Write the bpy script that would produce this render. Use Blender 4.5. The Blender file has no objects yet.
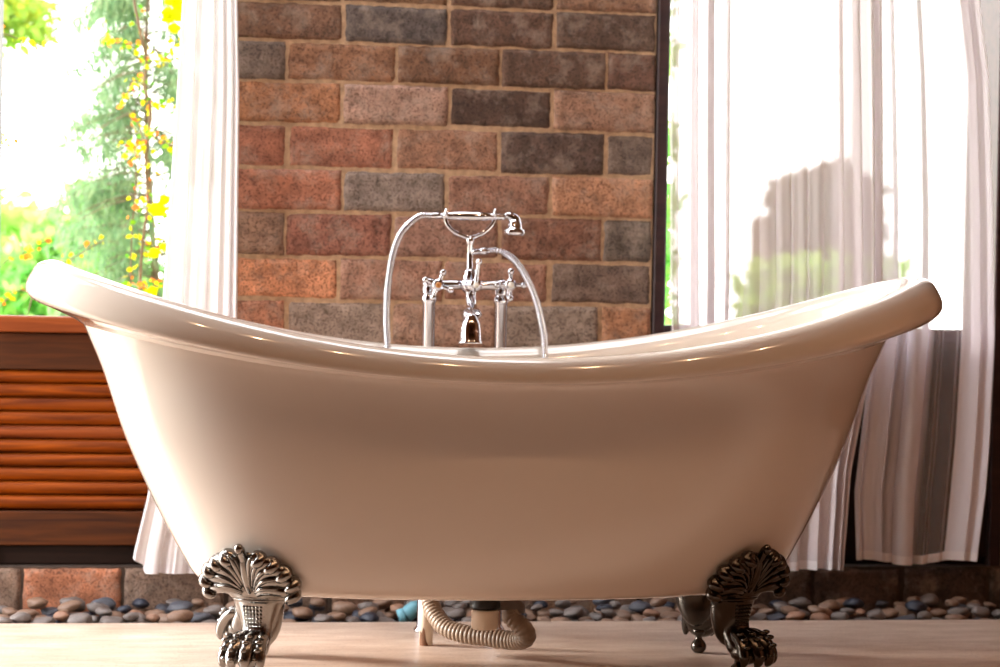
import bpy, bmesh, math, random
import numpy as np
from mathutils import Vector, Matrix, noise
R = random.Random(7)
C = bpy.context.scene.collection
PI = math.pi

# ------------------------------------------------------------------ camera
CP = (-0.67757284, -4.348861, 0.70294559)
YAW, PIT, ROL, F = 0.15736538, 0.01811448, -0.01829966, 2361.0
def _axes():
    cy, sy = math.cos(YAW), math.sin(YAW); cp, sp = math.cos(PIT), math.sin(PIT); cr, sr = math.cos(ROL), math.sin(ROL)
    x = Vector((cy, -sy, 0)); y0 = Vector((sy, cy, 0)); z0 = Vector((0, 0, 1))
    y2 = y0*cp - z0*sp; z2 = y0*sp + z0*cp
    return cr*x - sr*z2, y2, sr*x + cr*z2      # right, forward, up
RT, FW, UP = _axes()
def at(u, v, Y):
    """world point on the vertical plane at depth Y that the photo shows at pixel u, v"""
    d = FW*F + RT*(u-500) - UP*(v-333.5)
    t = (Y-CP[1])/d.y
    return Vector(CP) + d*t
cam = bpy.data.cameras.new('camera'); co = bpy.data.objects.new('camera', cam); C.objects.link(co)
m = Matrix((RT, UP, -FW)).transposed().to_4x4(); m.translation = Vector(CP); co.matrix_world = m
cam.sensor_width = 36; cam.lens = F*36/1000; cam.clip_start = .05; cam.clip_end = 200
cam.dof.use_dof = True; cam.dof.focus_distance = 4.25; cam.dof.aperture_fstop = 4.5
bpy.context.scene.camera = co

# ------------------------------------------------------------------ materials
def lin(c):
    return tuple((v/255/12.92 if v/255 <= .04045 else ((v/255+.055)/1.055)**2.4) for v in c)
def new_mat(name):
    m = bpy.data.materials.new(name); m.use_nodes = True
    nt = m.node_tree; return m, nt, nt.nodes, nt.links, nt.nodes['Principled BSDF']
def basic(name, col, rough=.5, metal=0, coat=0, var=0.0, scale=20, bump=0, bscale=60, spec=.5, sss=0):
    m, nt, N, L, P = new_mat(name)
    c = lin(col); P.inputs['Base Color'].default_value = (*c, 1)
    P.inputs['Roughness'].default_value = rough; P.inputs['Metallic'].default_value = metal
    P.inputs['Coat Weight'].default_value = coat; P.inputs['Coat Roughness'].default_value = .04
    P.inputs['Specular IOR Level'].default_value = spec
    tc = N.new('ShaderNodeTexCoord')
    if var:
        n = N.new('ShaderNodeTexNoise'); n.inputs['Scale'].default_value = scale; n.inputs['Detail'].default_value = 6
        L.new(tc.outputs['Object'], n.inputs['Vector'])
        r = N.new('ShaderNodeValToRGB'); r.color_ramp.elements[0].position = .3; r.color_ramp.elements[1].position = .7
        r.color_ramp.elements[0].color = (*[v*(1-var) for v in c], 1); r.color_ramp.elements[1].color = (*[min(1, v*(1+var)) for v in c], 1)
        L.new(n.outputs['Fac'], r.inputs['Fac']); L.new(r.outputs['Color'], P.inputs['Base Color'])
    if bump:
        n = N.new('ShaderNodeTexNoise'); n.inputs['Scale'].default_value = bscale; n.inputs['Detail'].default_value = 4
        L.new(tc.outputs['Object'], n.inputs['Vector'])
        b = N.new('ShaderNodeBump'); b.inputs['Strength'].default_value = bump; b.inputs['Distance'].default_value = .004
        L.new(n.outputs['Fac'], b.inputs['Height']); L.new(b.outputs['Normal'], P.inputs['Normal'])
    return m

def brick_mat(name='brick', rough=.85):
    m, nt, N, L, P = new_mat(name)
    tc = N.new('ShaderNodeTexCoord'); at_ = N.new('ShaderNodeAttribute'); at_.attribute_name = 'tone'
    n1 = N.new('ShaderNodeTexNoise'); n1.inputs['Scale'].default_value = 28; n1.inputs['Detail'].default_value = 8; n1.inputs['Roughness'].default_value = .7
    n2 = N.new('ShaderNodeTexNoise'); n2.inputs['Scale'].default_value = 210; n2.inputs['Detail'].default_value = 3; n2.inputs['Roughness'].default_value = .6
    n3 = N.new('ShaderNodeTexNoise'); n3.inputs['Scale'].default_value = 15; n3.inputs['Detail'].default_value = 9; n3.inputs['Roughness'].default_value = .72
    for n in (n1, n2, n3): L.new(tc.outputs['Object'], n.inputs['Vector'])
    r1 = N.new('ShaderNodeValToRGB'); r1.color_ramp.elements[0].position = .32; r1.color_ramp.elements[1].position = .72
    r1.color_ramp.elements[0].color = (.8, .76, .72, 1); r1.color_ramp.elements[1].color = (2.3, 2.25, 2.25, 1)
    L.new(n1.outputs['Fac'], r1.inputs['Fac'])
    mx = N.new('ShaderNodeMix'); mx.data_type = 'RGBA'; mx.blend_type = 'MULTIPLY'; mx.inputs[0].default_value = 1
    L.new(at_.outputs['Color'], mx.inputs[6]); L.new(r1.outputs['Color'], mx.inputs[7])
    # pits, dark specks
    r2 = N.new('ShaderNodeValToRGB'); r2.color_ramp.elements[0].position = .38; r2.color_ramp.elements[1].position = .48
    r2.color_ramp.elements[0].color = (.42, .38, .36, 1); r2.color_ramp.elements[1].color = (1, 1, 1, 1)
    L.new(n2.outputs['Fac'], r2.inputs['Fac'])
    mx2 = N.new('ShaderNodeMix'); mx2.data_type = 'RGBA'; mx2.blend_type = 'MULTIPLY'; mx2.inputs[0].default_value = .85
    L.new(mx.outputs[2], mx2.inputs[6]); L.new(r2.outputs['Color'], mx2.inputs[7])
    # pale lime bloom patches
    r3 = N.new('ShaderNodeValToRGB'); r3.color_ramp.elements[0].position = .49; r3.color_ramp.elements[1].position = .72
    r3.color_ramp.elements[0].color = (0, 0, 0, 1); r3.color_ramp.elements[1].color = (.6, .6, .6, 1)
    L.new(n3.outputs['Fac'], r3.inputs['Fac'])
    mx3 = N.new('ShaderNodeMix'); mx3.data_type = 'RGBA'; mx3.inputs[7].default_value = (*lin((185, 165, 150)), 1)
    L.new(r3.outputs['Color'], mx3.inputs[0]); L.new(mx2.outputs[2], mx3.inputs[6])
    L.new(mx3.outputs[2], P.inputs['Base Color'])
    b = N.new('ShaderNodeBump'); b.inputs['Strength'].default_value = .9; b.inputs['Distance'].default_value = .003
    ad = N.new('ShaderNodeMath'); ad.operation = 'ADD'; L.new(r2.outputs['Color'], ad.inputs[0]); L.new(n1.outputs['Fac'], ad.inputs[1])
    L.new(ad.outputs[0], b.inputs['Height']); L.new(b.outputs['Normal'], P.inputs['Normal'])
    P.inputs['Roughness'].default_value = rough
    return m

def wood_mat(name, c1, c2, rough=.35, scale=6.0, coat=.0):
    m, nt, N, L, P = new_mat(name)
    tc = N.new('ShaderNodeTexCoord'); mp = N.new('ShaderNodeMapping'); mp.inputs['Scale'].default_value = (scale*.5, scale*8, scale*8)
    L.new(tc.outputs['Object'], mp.inputs['Vector'])
    n = N.new('ShaderNodeTexNoise'); n.inputs['Scale'].default_value = 1.6; n.inputs['Detail'].default_value = 7; n.inputs['Distortion'].default_value = .6
    L.new(mp.outputs['Vector'], n.inputs['Vector'])
    r = N.new('ShaderNodeValToRGB'); r.color_ramp.elements[0].position = .3; r.color_ramp.elements[1].position = .72
    r.color_ramp.elements[0].color = (*lin(c1), 1); r.color_ramp.elements[1].color = (*lin(c2), 1)
    L.new(n.outputs['Fac'], r.inputs['Fac']); L.new(r.outputs['Color'], P.inputs['Base Color'])
    P.inputs['Roughness'].default_value = rough; P.inputs['Coat Weight'].default_value = coat; P.inputs['Specular IOR Level'].default_value = .22
    b = N.new('ShaderNodeBump'); b.inputs['Strength'].default_value = .15; b.inputs['Distance'].default_value = .003
    L.new(n.outputs['Fac'], b.inputs['Height']); L.new(b.outputs['Normal'], P.inputs['Normal'])
    return m

def stone_mat():
    m, nt, N, L, P = new_mat('travertine')
    tc = N.new('ShaderNodeTexCoord'); mp = N.new('ShaderNodeMapping'); mp.inputs['Scale'].default_value = (2.2, 7, 1)
    L.new(tc.outputs['Object'], mp.inputs['Vector'])
    n = N.new('ShaderNodeTexNoise'); n.inputs['Scale'].default_value = 3; n.inputs['Detail'].default_value = 9; n.inputs['Roughness'].default_value = .62
    L.new(mp.outputs['Vector'], n.inputs['Vector'])
    r = N.new('ShaderNodeValToRGB'); r.color_ramp.elements[0].position = .28; r.color_ramp.elements[1].position = .72
    r.color_ramp.elements[0].color = (*lin((182, 152, 132)), 1); r.color_ramp.elements[1].color = (*lin((222, 202, 186)), 1)
    L.new(n.outputs['Fac'], r.inputs['Fac'])
    n2 = N.new('ShaderNodeTexNoise'); n2.inputs['Scale'].default_value = 70; n2.inputs['Detail'].default_value = 2
    L.new(mp.outputs['Vector'], n2.inputs['Vector'])
    r2 = N.new('ShaderNodeValToRGB'); r2.color_ramp.elements[0].position = .33; r2.color_ramp.elements[1].position = .42
    r2.color_ramp.elements[0].color = (.5, .42, .36, 1); r2.color_ramp.elements[1].color = (1, 1, 1, 1)
    L.new(n2.outputs['Fac'], r2.inputs['Fac'])
    mx = N.new('ShaderNodeMix'); mx.data_type = 'RGBA'; mx.blend_type = 'MULTIPLY'; mx.inputs[0].default_value = .8
    L.new(r.outputs['Color'], mx.inputs[6]); L.new(r2.outputs['Color'], mx.inputs[7]); L.new(mx.outputs[2], P.inputs['Base Color'])
    P.inputs['Roughness'].default_value = .38
    b = N.new('ShaderNodeBump'); b.inputs['Strength'].default_value = .2; b.inputs['Distance'].default_value = .002
    L.new(r2.outputs['Color'], b.inputs['Height']); L.new(b.outputs['Normal'], P.inputs['Normal'])
    return m

def cloth_mat(name, col, transp=.3, tl=.5):
    m, nt, N, L, P = new_mat(name)
    out = [n for n in N if n.type == 'OUTPUT_MATERIAL'][0]; N.remove(P)
    c = (*lin(col), 1)
    d = N.new('ShaderNodeBsdfDiffuse'); d.inputs[0].default_value = c
    t = N.new('ShaderNodeBsdfTranslucent'); t.inputs[0].default_value = c
    tr = N.new('ShaderNodeBsdfTransparent')
    m1 = N.new('ShaderNodeMixShader'); m1.inputs[0].default_value = tl
    L.new(d.outputs[0], m1.inputs[1]); L.new(t.outputs[0], m1.inputs[2])
    m2 = N.new('ShaderNodeMixShader'); L.new(m1.outputs[0], m2.inputs[1]); L.new(tr.outputs[0], m2.inputs[2])
    # sheer weave: denser where the cloth turns edge-on
    lw = N.new('ShaderNodeLayerWeight'); lw.inputs['Blend'].default_value = .35
    mr = N.new('ShaderNodeMapRange'); mr.inputs[1].default_value = 0; mr.inputs[2].default_value = 1; mr.inputs[3].default_value = 1; mr.inputs[4].default_value = 0.1
    L.new(lw.outputs['Facing'], mr.inputs[0])
    ga = N.new('ShaderNodeAttribute'); ga.attribute_name = 'gather'      # how many layers the cloth is gathered into
    mg = N.new('ShaderNodeMapRange'); mg.inputs[1].default_value = 0; mg.inputs[2].default_value = 1; mg.inputs[3].default_value = transp; mg.inputs[4].default_value = .04
    L.new(ga.outputs['Fac'], mg.inputs[0]); mm = N.new('ShaderNodeMath'); mm.operation = 'MULTIPLY'
    L.new(mg.outputs[0], mm.inputs[0]); L.new(mr.outputs[0], mm.inputs[1]); L.new(mm.outputs[0], m2.inputs[0]); L.new(m2.outputs[0], out.inputs[0])
    return m

def leaf_mat(name, attr=True, col=(120, 170, 60)):
    m, nt, N, L, P = new_mat(name)
    out = [n for n in N if n.type == 'OUTPUT_MATERIAL'][0]; N.remove(P)
    a = N.new('ShaderNodeAttribute'); a.attribute_name = 'tone'
    d = N.new('ShaderNodeBsdfDiffuse'); t = N.new('ShaderNodeBsdfTranslucent')
    L.new(a.outputs['Color'], d.inputs[0]); L.new(a.outputs['Color'], t.inputs[0])
    m1 = N.new('ShaderNodeMixShader'); m1.inputs[0].default_value = .5
    L.new(d.outputs[0], m1.inputs[1]); L.new(t.outputs[0], m1.inputs[2]); L.new(m1.outputs[0], out.inputs[0])
    return m

M = dict(
    brick=brick_mat(),
    mortar=basic('mortar', (186, 154, 124), .95, var=.25, scale=60, bump=.6, bscale=200),
    mortar_dark=basic('mortar_dark', (70, 54, 44), .95, var=.3, scale=60, bump=.6, bscale=200),
    enamel=basic('enamel', (222, 212, 202), .12, coat=1.0, spec=.5),
    chrome=basic('chrome', (222, 222, 228), .08, metal=1),
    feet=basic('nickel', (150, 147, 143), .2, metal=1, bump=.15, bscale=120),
    shaded_nickel=basic('nickel_shade_tinted', (82, 77, 72), .2, metal=1, bump=.15, bscale=120),  # same metal as the left feet, darker surroundings put into the colour
    floor=stone_mat(),
    louvre=wood_mat('orange_teak', (80, 28, 2), (156, 74, 6), .5, 5),
    plank=wood_mat('dark_teak', (46, 20, 5), (92, 46, 12), .6, 4),
    rail=wood_mat('red_teak', (104, 46, 16), (152, 76, 32), .5, 4),
    frame=wood_mat('dark_frame', (44, 28, 30), (62, 40, 38), .4, 4),
    darkwood=wood_mat('deep_brown_wood', (26, 12, 6), (38, 20, 11), .7, 4),  # near-black brown for bottom rail, slat backing and right panel
    room=wood_mat('room_wood', (96, 60, 38), (128, 82, 54), .55, 1.2),
    ceil=wood_mat('ceiling_wood', (120, 78, 50), (150, 100, 66), .5, 1.2),
    cloth=cloth_mat('sheer_voile', (238, 230, 234), .62, .10),
    cloth3=cloth_mat('sheer_voile_thin', (238, 232, 238), .86, .10),
    cloth2=cloth_mat('white_cotton', (244, 240, 242), .06, .2),
    hem=cloth_mat('hem_cloth', (240, 234, 237), .02, .12),
    pvc=basic('white_pvc', (225, 210, 190), .4, var=.06, scale=30),
    ribbed=basic('ribbed_hose', (150, 130, 112), .45, var=.12, scale=40),
    black=basic('black_plastic', (16, 15, 16), .4),
    greyp=basic('grey_plastic', (110, 100, 95), .5),
    blue=basic('blue_pipe', (112, 172, 190), .35, var=.15, scale=30),
    porcelain=basic('porcelain', (240, 236, 228), .15, coat=.5),
    amber=basic('amber_cap', (205, 140, 80), .2, coat=.5),
    rust=basic('rust', (110, 72, 46), .8, var=.3, scale=90),
    gravelbed=basic('channel_bed', (62, 50, 44), .95, var=.3, scale=50, bump=.5),
    soil=basic('lawn', (120, 150, 80), .9, var=.3, scale=3),
    terrace=basic('terrace_paving', (190, 178, 160), .8, var=.1, scale=3),
    bark=basic('bark', (125, 105, 85), .9, var=.3, scale=30),
    hut=basic('brown_render', (70, 46, 38), .9, var=.15, scale=3),
    leaf=leaf_mat('leaf'),
    rod=basic('rod_metal', (60, 50, 45), .4, metal=1),
    lampbody=basic('lamp_body', (200, 195, 188), .4),
)

# ------------------------------------------------------------------ mesh helpers
def obj(name, data, mat, parent=None, smooth=True):
    me = bpy.data.meshes.new(name)
    if isinstance(data, bmesh.types.BMesh):
        data.normal_update(); data.to_mesh(me); data.free()
    else:
        me.from_pydata(data[0], [], data[1])
    me.materials.append(M[mat] if isinstance(mat, str) else mat)
    if smooth: me.polygons.foreach_set('use_smooth', [True]*len(me.polygons))
    o = bpy.data.objects.new(name, me); C.objects.link(o)
    if parent: o.parent = parent; o.matrix_parent_inverse = Matrix.Translation(-parent.location) if parent.parent is None else Matrix.Identity(4)
    return o
def tag(o, label=None, cat=None, group=None, kind=None):
    if label: o['label'] = label
    if cat: o['category'] = cat
    if group: o['group'] = group
    if kind: o['kind'] = kind
    return o
def empty(name, loc, label, cat, group=None):
    o = bpy.data.objects.new(name, None); C.objects.link(o); o.location = loc; o.empty_display_size = .1
    return tag(o, label, cat, group)
def struct(name, data, mat, parent=None, smooth=False):
    o = obj(name, data, mat, parent, smooth)
    if parent is None: o['kind'] = 'structure'
    return o
def box(bm, x0, x1, y0, y1, z0, z1, bev=0, seg=1):
    r = bmesh.ops.create_cube(bm, size=1)
    vs = r['verts']
    for v in vs: v.co = Vector((x0+(v.co.x+.5)*(x1-x0), y0+(v.co.y+.5)*(y1-y0), z0+(v.co.z+.5)*(z1-z0)))
    if bev:
        es = list({e for v in vs for e in v.link_edges})
        bmesh.ops.bevel(bm, geom=es, offset=bev, segments=seg, affect='EDGES', profile=.5)
    return vs
def sphere(bm, c, r, u=16, v=10, scale=(1, 1, 1)):
    q = bmesh.ops.create_uvsphere(bm, u_segments=u, v_segments=v, radius=r)
    for w in q['verts']: w.co = Vector((w.co.x*scale[0], w.co.y*scale[1], w.co.z*scale[2])) + Vector(c)
    return q['verts']
def catmull(P, n):
    P = [np.array(p, float) for p in P]; out = []
    for i in range(len(P)-1):
        p0 = P[i-1] if i else 2*P[0]-P[1]; p1 = P[i]; p2 = P[i+1]; p3 = P[i+2] if i+2 < len(P) else 2*P[-1]-P[-2]
        for k in range(n):
            t = k/n
            out.append(.5*((2*p1)+(-p0+p2)*t+(2*p0-5*p1+4*p2-p3)*t*t+(-p0+3*p1-3*p2+p3)*t**3))
    out.append(P[-1]); return out
def tube(bm, pts, rad, seg=12, n=6, smooth=True, cap=True):
    """pts: list of 3D points; rad: number or list, swept round section; flattening not used"""
    rads = rad if isinstance(rad, (list, tuple)) else [rad]*len(pts)
    P = [(*p, r) for p, r in zip(pts, rads)]
    if smooth and len(P) > 2: P = catmull(P, n)
    P = [np.array(p, float) for p in P]
    rings = []; up = None
    for i, p in enumerate(P):
        a = Vector(P[max(0, i-1)][:3]); b = Vector(P[min(len(P)-1, i+1)][:3]); d = (b-a).normalized()
        if up is None:
            up = Vector((0, 0, 1)) if abs(d.z) < .9 else Vector((0, 1, 0))
        s = d.cross(up).normalized(); up = s.cross(d).normalized()
        rings.append([bm.verts.new(Vector(p[:3]) + (s*math.cos(2*PI*k/seg)+up*math.sin(2*PI*k/seg))*max(1e-4, p[3])) for k in range(seg)])
    for A, B in zip(rings, rings[1:]):
        for k in range(seg): bm.faces.new((A[k], A[(k+1) % seg], B[(k+1) % seg], B[k]))
    if cap: bm.faces.new(rings[0][::-1]); bm.faces.new(rings[-1])
def lathe(bm, prof, c=(0, 0, 0), axis=(0, 0, 1), seg=24):
    """prof: [(r, h)] along axis from c"""
    a = Vector(axis).normalized(); s = a.orthogonal().normalized(); t = a.cross(s)
    rings = []
    for r, h in prof:
        rings.append([bm.verts.new(Vector(c)+a*h+(s*math.cos(2*PI*k/seg)+t*math.sin(2*PI*k/seg))*max(r, 1e-4)) for k in range(seg)])
    for A, B in zip(rings, rings[1:]):
        for k in range(seg): bm.faces.new((A[k], A[(k+1) % seg], B[(k+1) % seg], B[k]))
    bm.faces.new(rings[0][::-1]); bm.faces.new(rings[-1])
def fixn(bm):
    bmesh.ops.recalc_face_normals(bm, faces=bm.faces); return bm
def NB(): return bmesh.new()

# ------------------------------------------------------------------ setting: brick walls
def brick_wall(name, x0, x1, y0, courses, seed=1, jz=None, depth=.1, joint=.0072, mortar='mortar'):
    """courses: list of (z0, z1, [(xa, xb, colour), ...]); bricks with worn edges standing on a mortar body"""
    rr = random.Random(seed)
    def gr(c):
        l = (c[0]*.35+c[1]*.5+c[2]*.15)+6
        q_ = [v*.80+l*.20 for v in c]; return (q_[0], q_[1]*.985, q_[2]*.955)
    V = []; Fc = []; col = []
    for z0, z1, bs in [(a_, b_, [(p, q, gr(c)) for p, q, c in l_]) for a_, b_, l_ in courses]:
        for xa, xb, c in bs:
            xa2, xb2 = xa+joint/2*rr.uniform(.6, 1.3), xb-joint/2*rr.uniform(.6, 1.3)
            za, zb = z0+joint/2*rr.uniform(.6, 1.3), z1-joint/2*rr.uniform(.6, 1.3)
            if xb2-xa2 < .01: continue
            nx = max(4, int((xb2-xa2)/.008)); nz = 12; off = rr.uniform(-.002, .002); base = len(V)
            tl = rr.uniform(-.0015, .0015)
            sd = Vector((rr.uniform(0, 50), rr.uniform(0, 50), rr.uniform(0, 50)))
            for j in range(nz+1):
                for i in range(nx+1):
                    u, w = i/nx, j/nz
                    x = xa2+(xb2-xa2)*u; z = za+(zb-za)*w + tl*(u-.5)*2
                    ex = min(x-xa2, xb2-x); ez = min(w, 1-w)*(zb-za)
                    # worn edge profile
                    e = min(ex, ez); rnd = .006; dy = 0
                    if e < rnd: dy = rnd*.8*(1-math.sqrt(max(0, 1-(1-e/rnd)**2)))
                    n = noise.noise(Vector((x*25, 0, z*25))+sd)*.0016 + noise.noise(Vector((x*90, 3, z*90))+sd)*.0009
                    if ex < .004 or ez < .004:
                        x += noise.noise(Vector((x*60, z*60, 7))+sd)*.003; z += noise.noise(Vector((x*60, z*60, 11))+sd)*.0025
                    V.append((x, y0+off+dy-n, z))
            for j in range(nz):
                for i in range(nx):
                    a = base+j*(nx+1)+i; Fc.append((a, a+1, a+nx+2, a+nx+1)); col.append(c)
            # sides going back into the mortar
            def side(idx):
                b2 = len(V)
                for q in idx: V.append((V[q][0], y0+.03, V[q][2]))
                for k in range(len(idx)-1):
                    Fc.append((idx[k+1], idx[k], b2+k, b2+k+1)); col.append(c)
            side([base+i for i in range(nx+1)]); side([base+nz*(nx+1)+nx-i for i in range(nx+1)])
            side([base+j*(nx+1)+nx for j in range(nz+1)]); side([base+(nz-j)*(nx+1) for j in range(nz+1)])
    me = bpy.data.meshes.new(name); me.from_pydata(V, [], Fc)
    ca = me.color_attributes.new('tone', 'FLOAT_COLOR', 'CORNER')
    arr = []
    for p in me.polygons:
        c = col[p.index]
        for _ in p.loop_indices: arr += [*lin(c), 1]
    ca.data.foreach_set('color', arr)
    me.polygons.foreach_set('use_smooth', [True]*len(me.polygons))
    me.materials.append(M['brick']); me.materials.append(M[mortar])
    # mortar body
    bm = NB(); bm.from_mesh(me); z0 = courses[0][0]; z1 = courses[-1][1]
    vs = box(bm, x0+.002, x1-.002, y0+.0045, y0+depth, z0, z1)
    for f in {f for v in vs for f in v.link_faces}: f.material_index = 1; f.smooth = False
    bm.to_mesh(me); bm.free()
    o = bpy.data.objects.new(name, me); C.objects.link(o); o['kind'] = 'structure'
    return o

YW = .86
xj = lambda u, v=170: at(u, v, YW).x
# column between the windows, bricks read from the photograph course by course (top to bottom)
vis = [
 (-42, -1, [(343, (110, 80, 60)), (449, (120, 88, 66)), (556, (95, 68, 54)), (700, (130, 92, 70))]),
 (-1, 39, [(344, (112, 78, 58)), (449, (78, 68, 66)), (555, (92, 64, 50)), (700, (84, 62, 50))]),
 (39, 79, [(287, (104, 88, 80)), (397, (128, 86, 60)), (501, (104, 70, 48)), (607, (88, 62, 48)), (700, (96, 64, 50))]),
 (79, 122, [(343, (152, 98, 64)), (449, (150, 116, 102)), (553, (74, 52, 42)), (700, (138, 100, 80))]),
 (122, 167, [(288, (148, 88, 66)), (395, (148, 90, 68)), (500, (140, 98, 76)), (606, (80, 60, 52)), (700, (96, 80, 72))]),
 (167, 210, [(342, (156, 94, 70)), (447, (118, 104, 98)), (551, (136, 94, 76)), (700, (164, 114, 84))]),
 (210, 255, [(285, (130, 98, 80)), (393, (132, 80, 64)), (500, (136, 98, 84)), (603, (120, 78, 60)), (700, (94, 82, 74))]),
 (255, 299, [(339, (186, 120, 84)), (443, (146, 104, 86)), (549, (146, 102, 84)), (700, (104, 84, 74))]),
 (299, 343, [(286, (166, 108, 82)), (391, (130, 112, 102)), (498, (148, 112, 94)), (600, (132, 116, 106)), (700, (160, 108, 74))]),
]
CX0, CX1 = -.455, at(655, 170, YW).x
pal = [(150, 95, 70), (120, 100, 90), (135, 85, 65), (100, 70, 55), (165, 110, 80), (90, 70, 60), (145, 105, 88)]
def auto(z0, z1, x0, x1, k, rr, pal=pal, pitch=.236):
    s = x0 - (pitch*.5 if k % 2 else 0); bs = []
    while s < x1:
        a, b = max(s, x0), min(s+pitch, x1)
        if b-a > .02: bs.append((a, b, rr.choice(pal)))
        s += pitch
    return (z0, z1, bs)
courses = []; rr = random.Random(3)
zb = at(450, 343+6.5, YW).z
z = .0; n = 7; h = (zb-z)/n
for k in range(n): courses.append(auto(z+k*h, z+(k+1)*h, CX0, CX1, k, rr))
for v0, v1, js in reversed(vis):
    z1 = at(240, v0, YW).z; z0 = at(240, v1, YW).z
    if courses: z0 = courses[-1][1]
    bs = []; xa = CX0
    for u, c in js:
        xb = CX1 if u == 700 else xj(u, (v0+v1)/2+6); bs.append((xa, xb, c)); xa = xb
    courses.append((z0, z1, bs))
z = courses[-1][1]
k = 0
while z < 2.5: courses.append(auto(z, min(z+.095, 2.6), CX0, CX1, k, rr)); z += .095; k += 1
brick_wall('wall_back', CX0, CX1, YW, courses, 5, depth=.2)
def plain_bricks(name, x0, x1, seed, pal, z0=0, z1=2.6, y=YW, depth=.2):
    rr = random.Random(seed); cs = []; z = z0; k = 0
    while z < z1-.02: cs.append(auto(z, min(z+.0955, z1), x0, x1, k, rr, pal)); z += .0955; k += 1
    return brick_wall(name, x0, x1, y, cs, seed, depth=depth)
XR0 = at(994, 300, YW).x      # right edge of the curtained window
plain_bricks('wall_back_right', XR0+.03, 2.1, 9, [(74, 50, 40), (60, 42, 36), (84, 58, 44)])
XL0 = at(-1.5, 30, YW).x
plain_bricks('wall_back_left', -1.45, XL0-.03, 11, pal)
# low kerb of bricks behind the pebble channel
ZK = at(70, 567, .84).z
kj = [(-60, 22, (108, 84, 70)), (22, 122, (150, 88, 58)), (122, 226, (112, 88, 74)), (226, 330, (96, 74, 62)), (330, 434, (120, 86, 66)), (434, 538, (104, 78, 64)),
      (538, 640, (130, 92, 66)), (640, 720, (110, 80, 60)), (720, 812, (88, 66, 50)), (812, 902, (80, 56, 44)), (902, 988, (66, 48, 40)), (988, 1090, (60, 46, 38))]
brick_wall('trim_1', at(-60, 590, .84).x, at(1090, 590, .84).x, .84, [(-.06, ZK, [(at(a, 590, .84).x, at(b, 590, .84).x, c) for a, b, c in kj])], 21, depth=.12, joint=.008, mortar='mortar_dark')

# floor slab, channel, ceiling and the other walls
YE = .597
bm = NB(); box(bm, -1.45, 2.1, -5.4, YE, -.1, 0, .003); struct('floor', bm, 'floor')
bm = NB(); box(bm, -1.45, 2.1, YE, .96, -.1, -.022); struct('floor_channel', bm, 'gravelbed')
bm = NB(); box(bm, -1.55, 2.2, -5.5, -.05, 2.6, 2.7); box(bm, -1.55, -1.25, -.05, 1.06, 2.6, 2.7); box(bm, .45, 2.2, -.05, 1.06, 2.6, 2.7); box(bm, -1.25, .45, .86, 1.06, 2.6, 2.7); struct('ceiling', bm, 'ceil')  # gap over the tub left for the added skylight
bm = NB(); box(bm, 2.1, 2.2, -5.5, 1.06, -.1, 2.6); struct('wall_right', bm, 'room')
bm = NB(); box(bm, -2.1, 2.2, -5.5, -5.4, -.1, 2.6); struct('wall_front', bm, 'room')
bm = NB()
box(bm, -1.55, -1.45, -5.4, -.14, -.1, 2.6); box(bm, -1.55, -1.45, .86, 1.06, -.1, 2.6); box(bm, -1.55, -1.45, -.14, .86, 2.35, 2.6)
struct('wall_left', bm, 'room')

# unseen skylight, added to brighten the rim and brick wall: timber curb
bm = NB(); box(bm, -1.25, .45, -.05, -.02, 2.56, 2.78, .003); box(bm, -1.25, -1.22, -.02, .83, 2.56, 2.78, .003); box(bm, .42, .45, -.02, .83, 2.56, 2.78, .003); box(bm, -1.25, .45, .83, .859, 2.602, 2.78, .003)
for x in (-.7, -.1): box(bm, x-.02, x+.02, -.02, .83, 2.62, 2.70, .003)
struct('added_skylight', bm, 'frame')
# windows in the back wall: frames
bm = NB(); fx = at(655, 170, YW).x; fx1 = at(667.5, 170, YW).x
box(bm, fx+.001, fx1, YW-.005, YW+.205, ZK-.06, 2.3, .003); box(bm, XR0, XR0+.028, YW-.005, YW+.205, ZK-.06, 2.3, .003)
box(bm, fx1, XR0, YW-.005, YW+.09, 2.22, 2.3, .003); box(bm, fx1, XR0, YW+.01, YW+.09, .60, .632, .003)
struct('window_2', bm, 'frame')
bm = NB(); box(bm, XL0-.03, XL0, YW-.005, YW+.205, ZK-.06, 2.3, .003); box(bm, XL0, CX0, YW-.005, YW+.09, 2.22, 2.3, .003)
box(bm, CX0-.03, CX0-.001, YW-.005, YW+.09, .64, 2.22, .003)
struct('window_1', bm, 'frame')
for nm, xa, xb in (('wall_lintel_left', XL0-.03, CX0), ('wall_lintel_right', fx, XR0+.03)):
    bm = NB(); box(bm, xa, xb, YW, YW+.18, 2.3, 2.6); struct(nm, bm, 'room')

# louvred timber panel under the left window
zz = lambda v: at(0, v, YW).z
lp = empty('louvre_panel', (-.7, YW+.03, ZK), 'orange timber louvre panel under the open left window', 'louvre panel')
LX0, LX1 = XL0+.002, CX0-.002
bm = NB(); box(bm, LX0, LX1, YW-.03, YW+.10, zz(331.5), zz(315.5), .003); obj('top_rail', bm, 'rail', lp, False)
bm = NB(); box(bm, LX0, LX1, YW-.005, YW+.03, zz(369), zz(332.6), .002); obj('upper_board', bm, 'plank', lp, False)
bm = NB(); box(bm, LX0, LX1, YW-.005, YW+.03, zz(545), zz(511), .002); obj('lower_board', bm, 'plank', lp, False)
bm = NB(); box(bm, LX0, LX1, YW+.02, YW+.05, ZK+.001, zz(546), .002); obj('bottom_rail', bm, 'darkwood', lp, False)
bm = NB(); box(bm, LX0, LX1, YW+.035, YW+.045, zz(545), zz(331)); obj('backing', bm, 'darkwood', lp, False)
sl = [(370, 382), (384, 396.5), (398, 410.5), (412, 424), (426, 438), (440, 452), (454, 466), (468, 480), (482, 494), (496, 509)]
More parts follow.
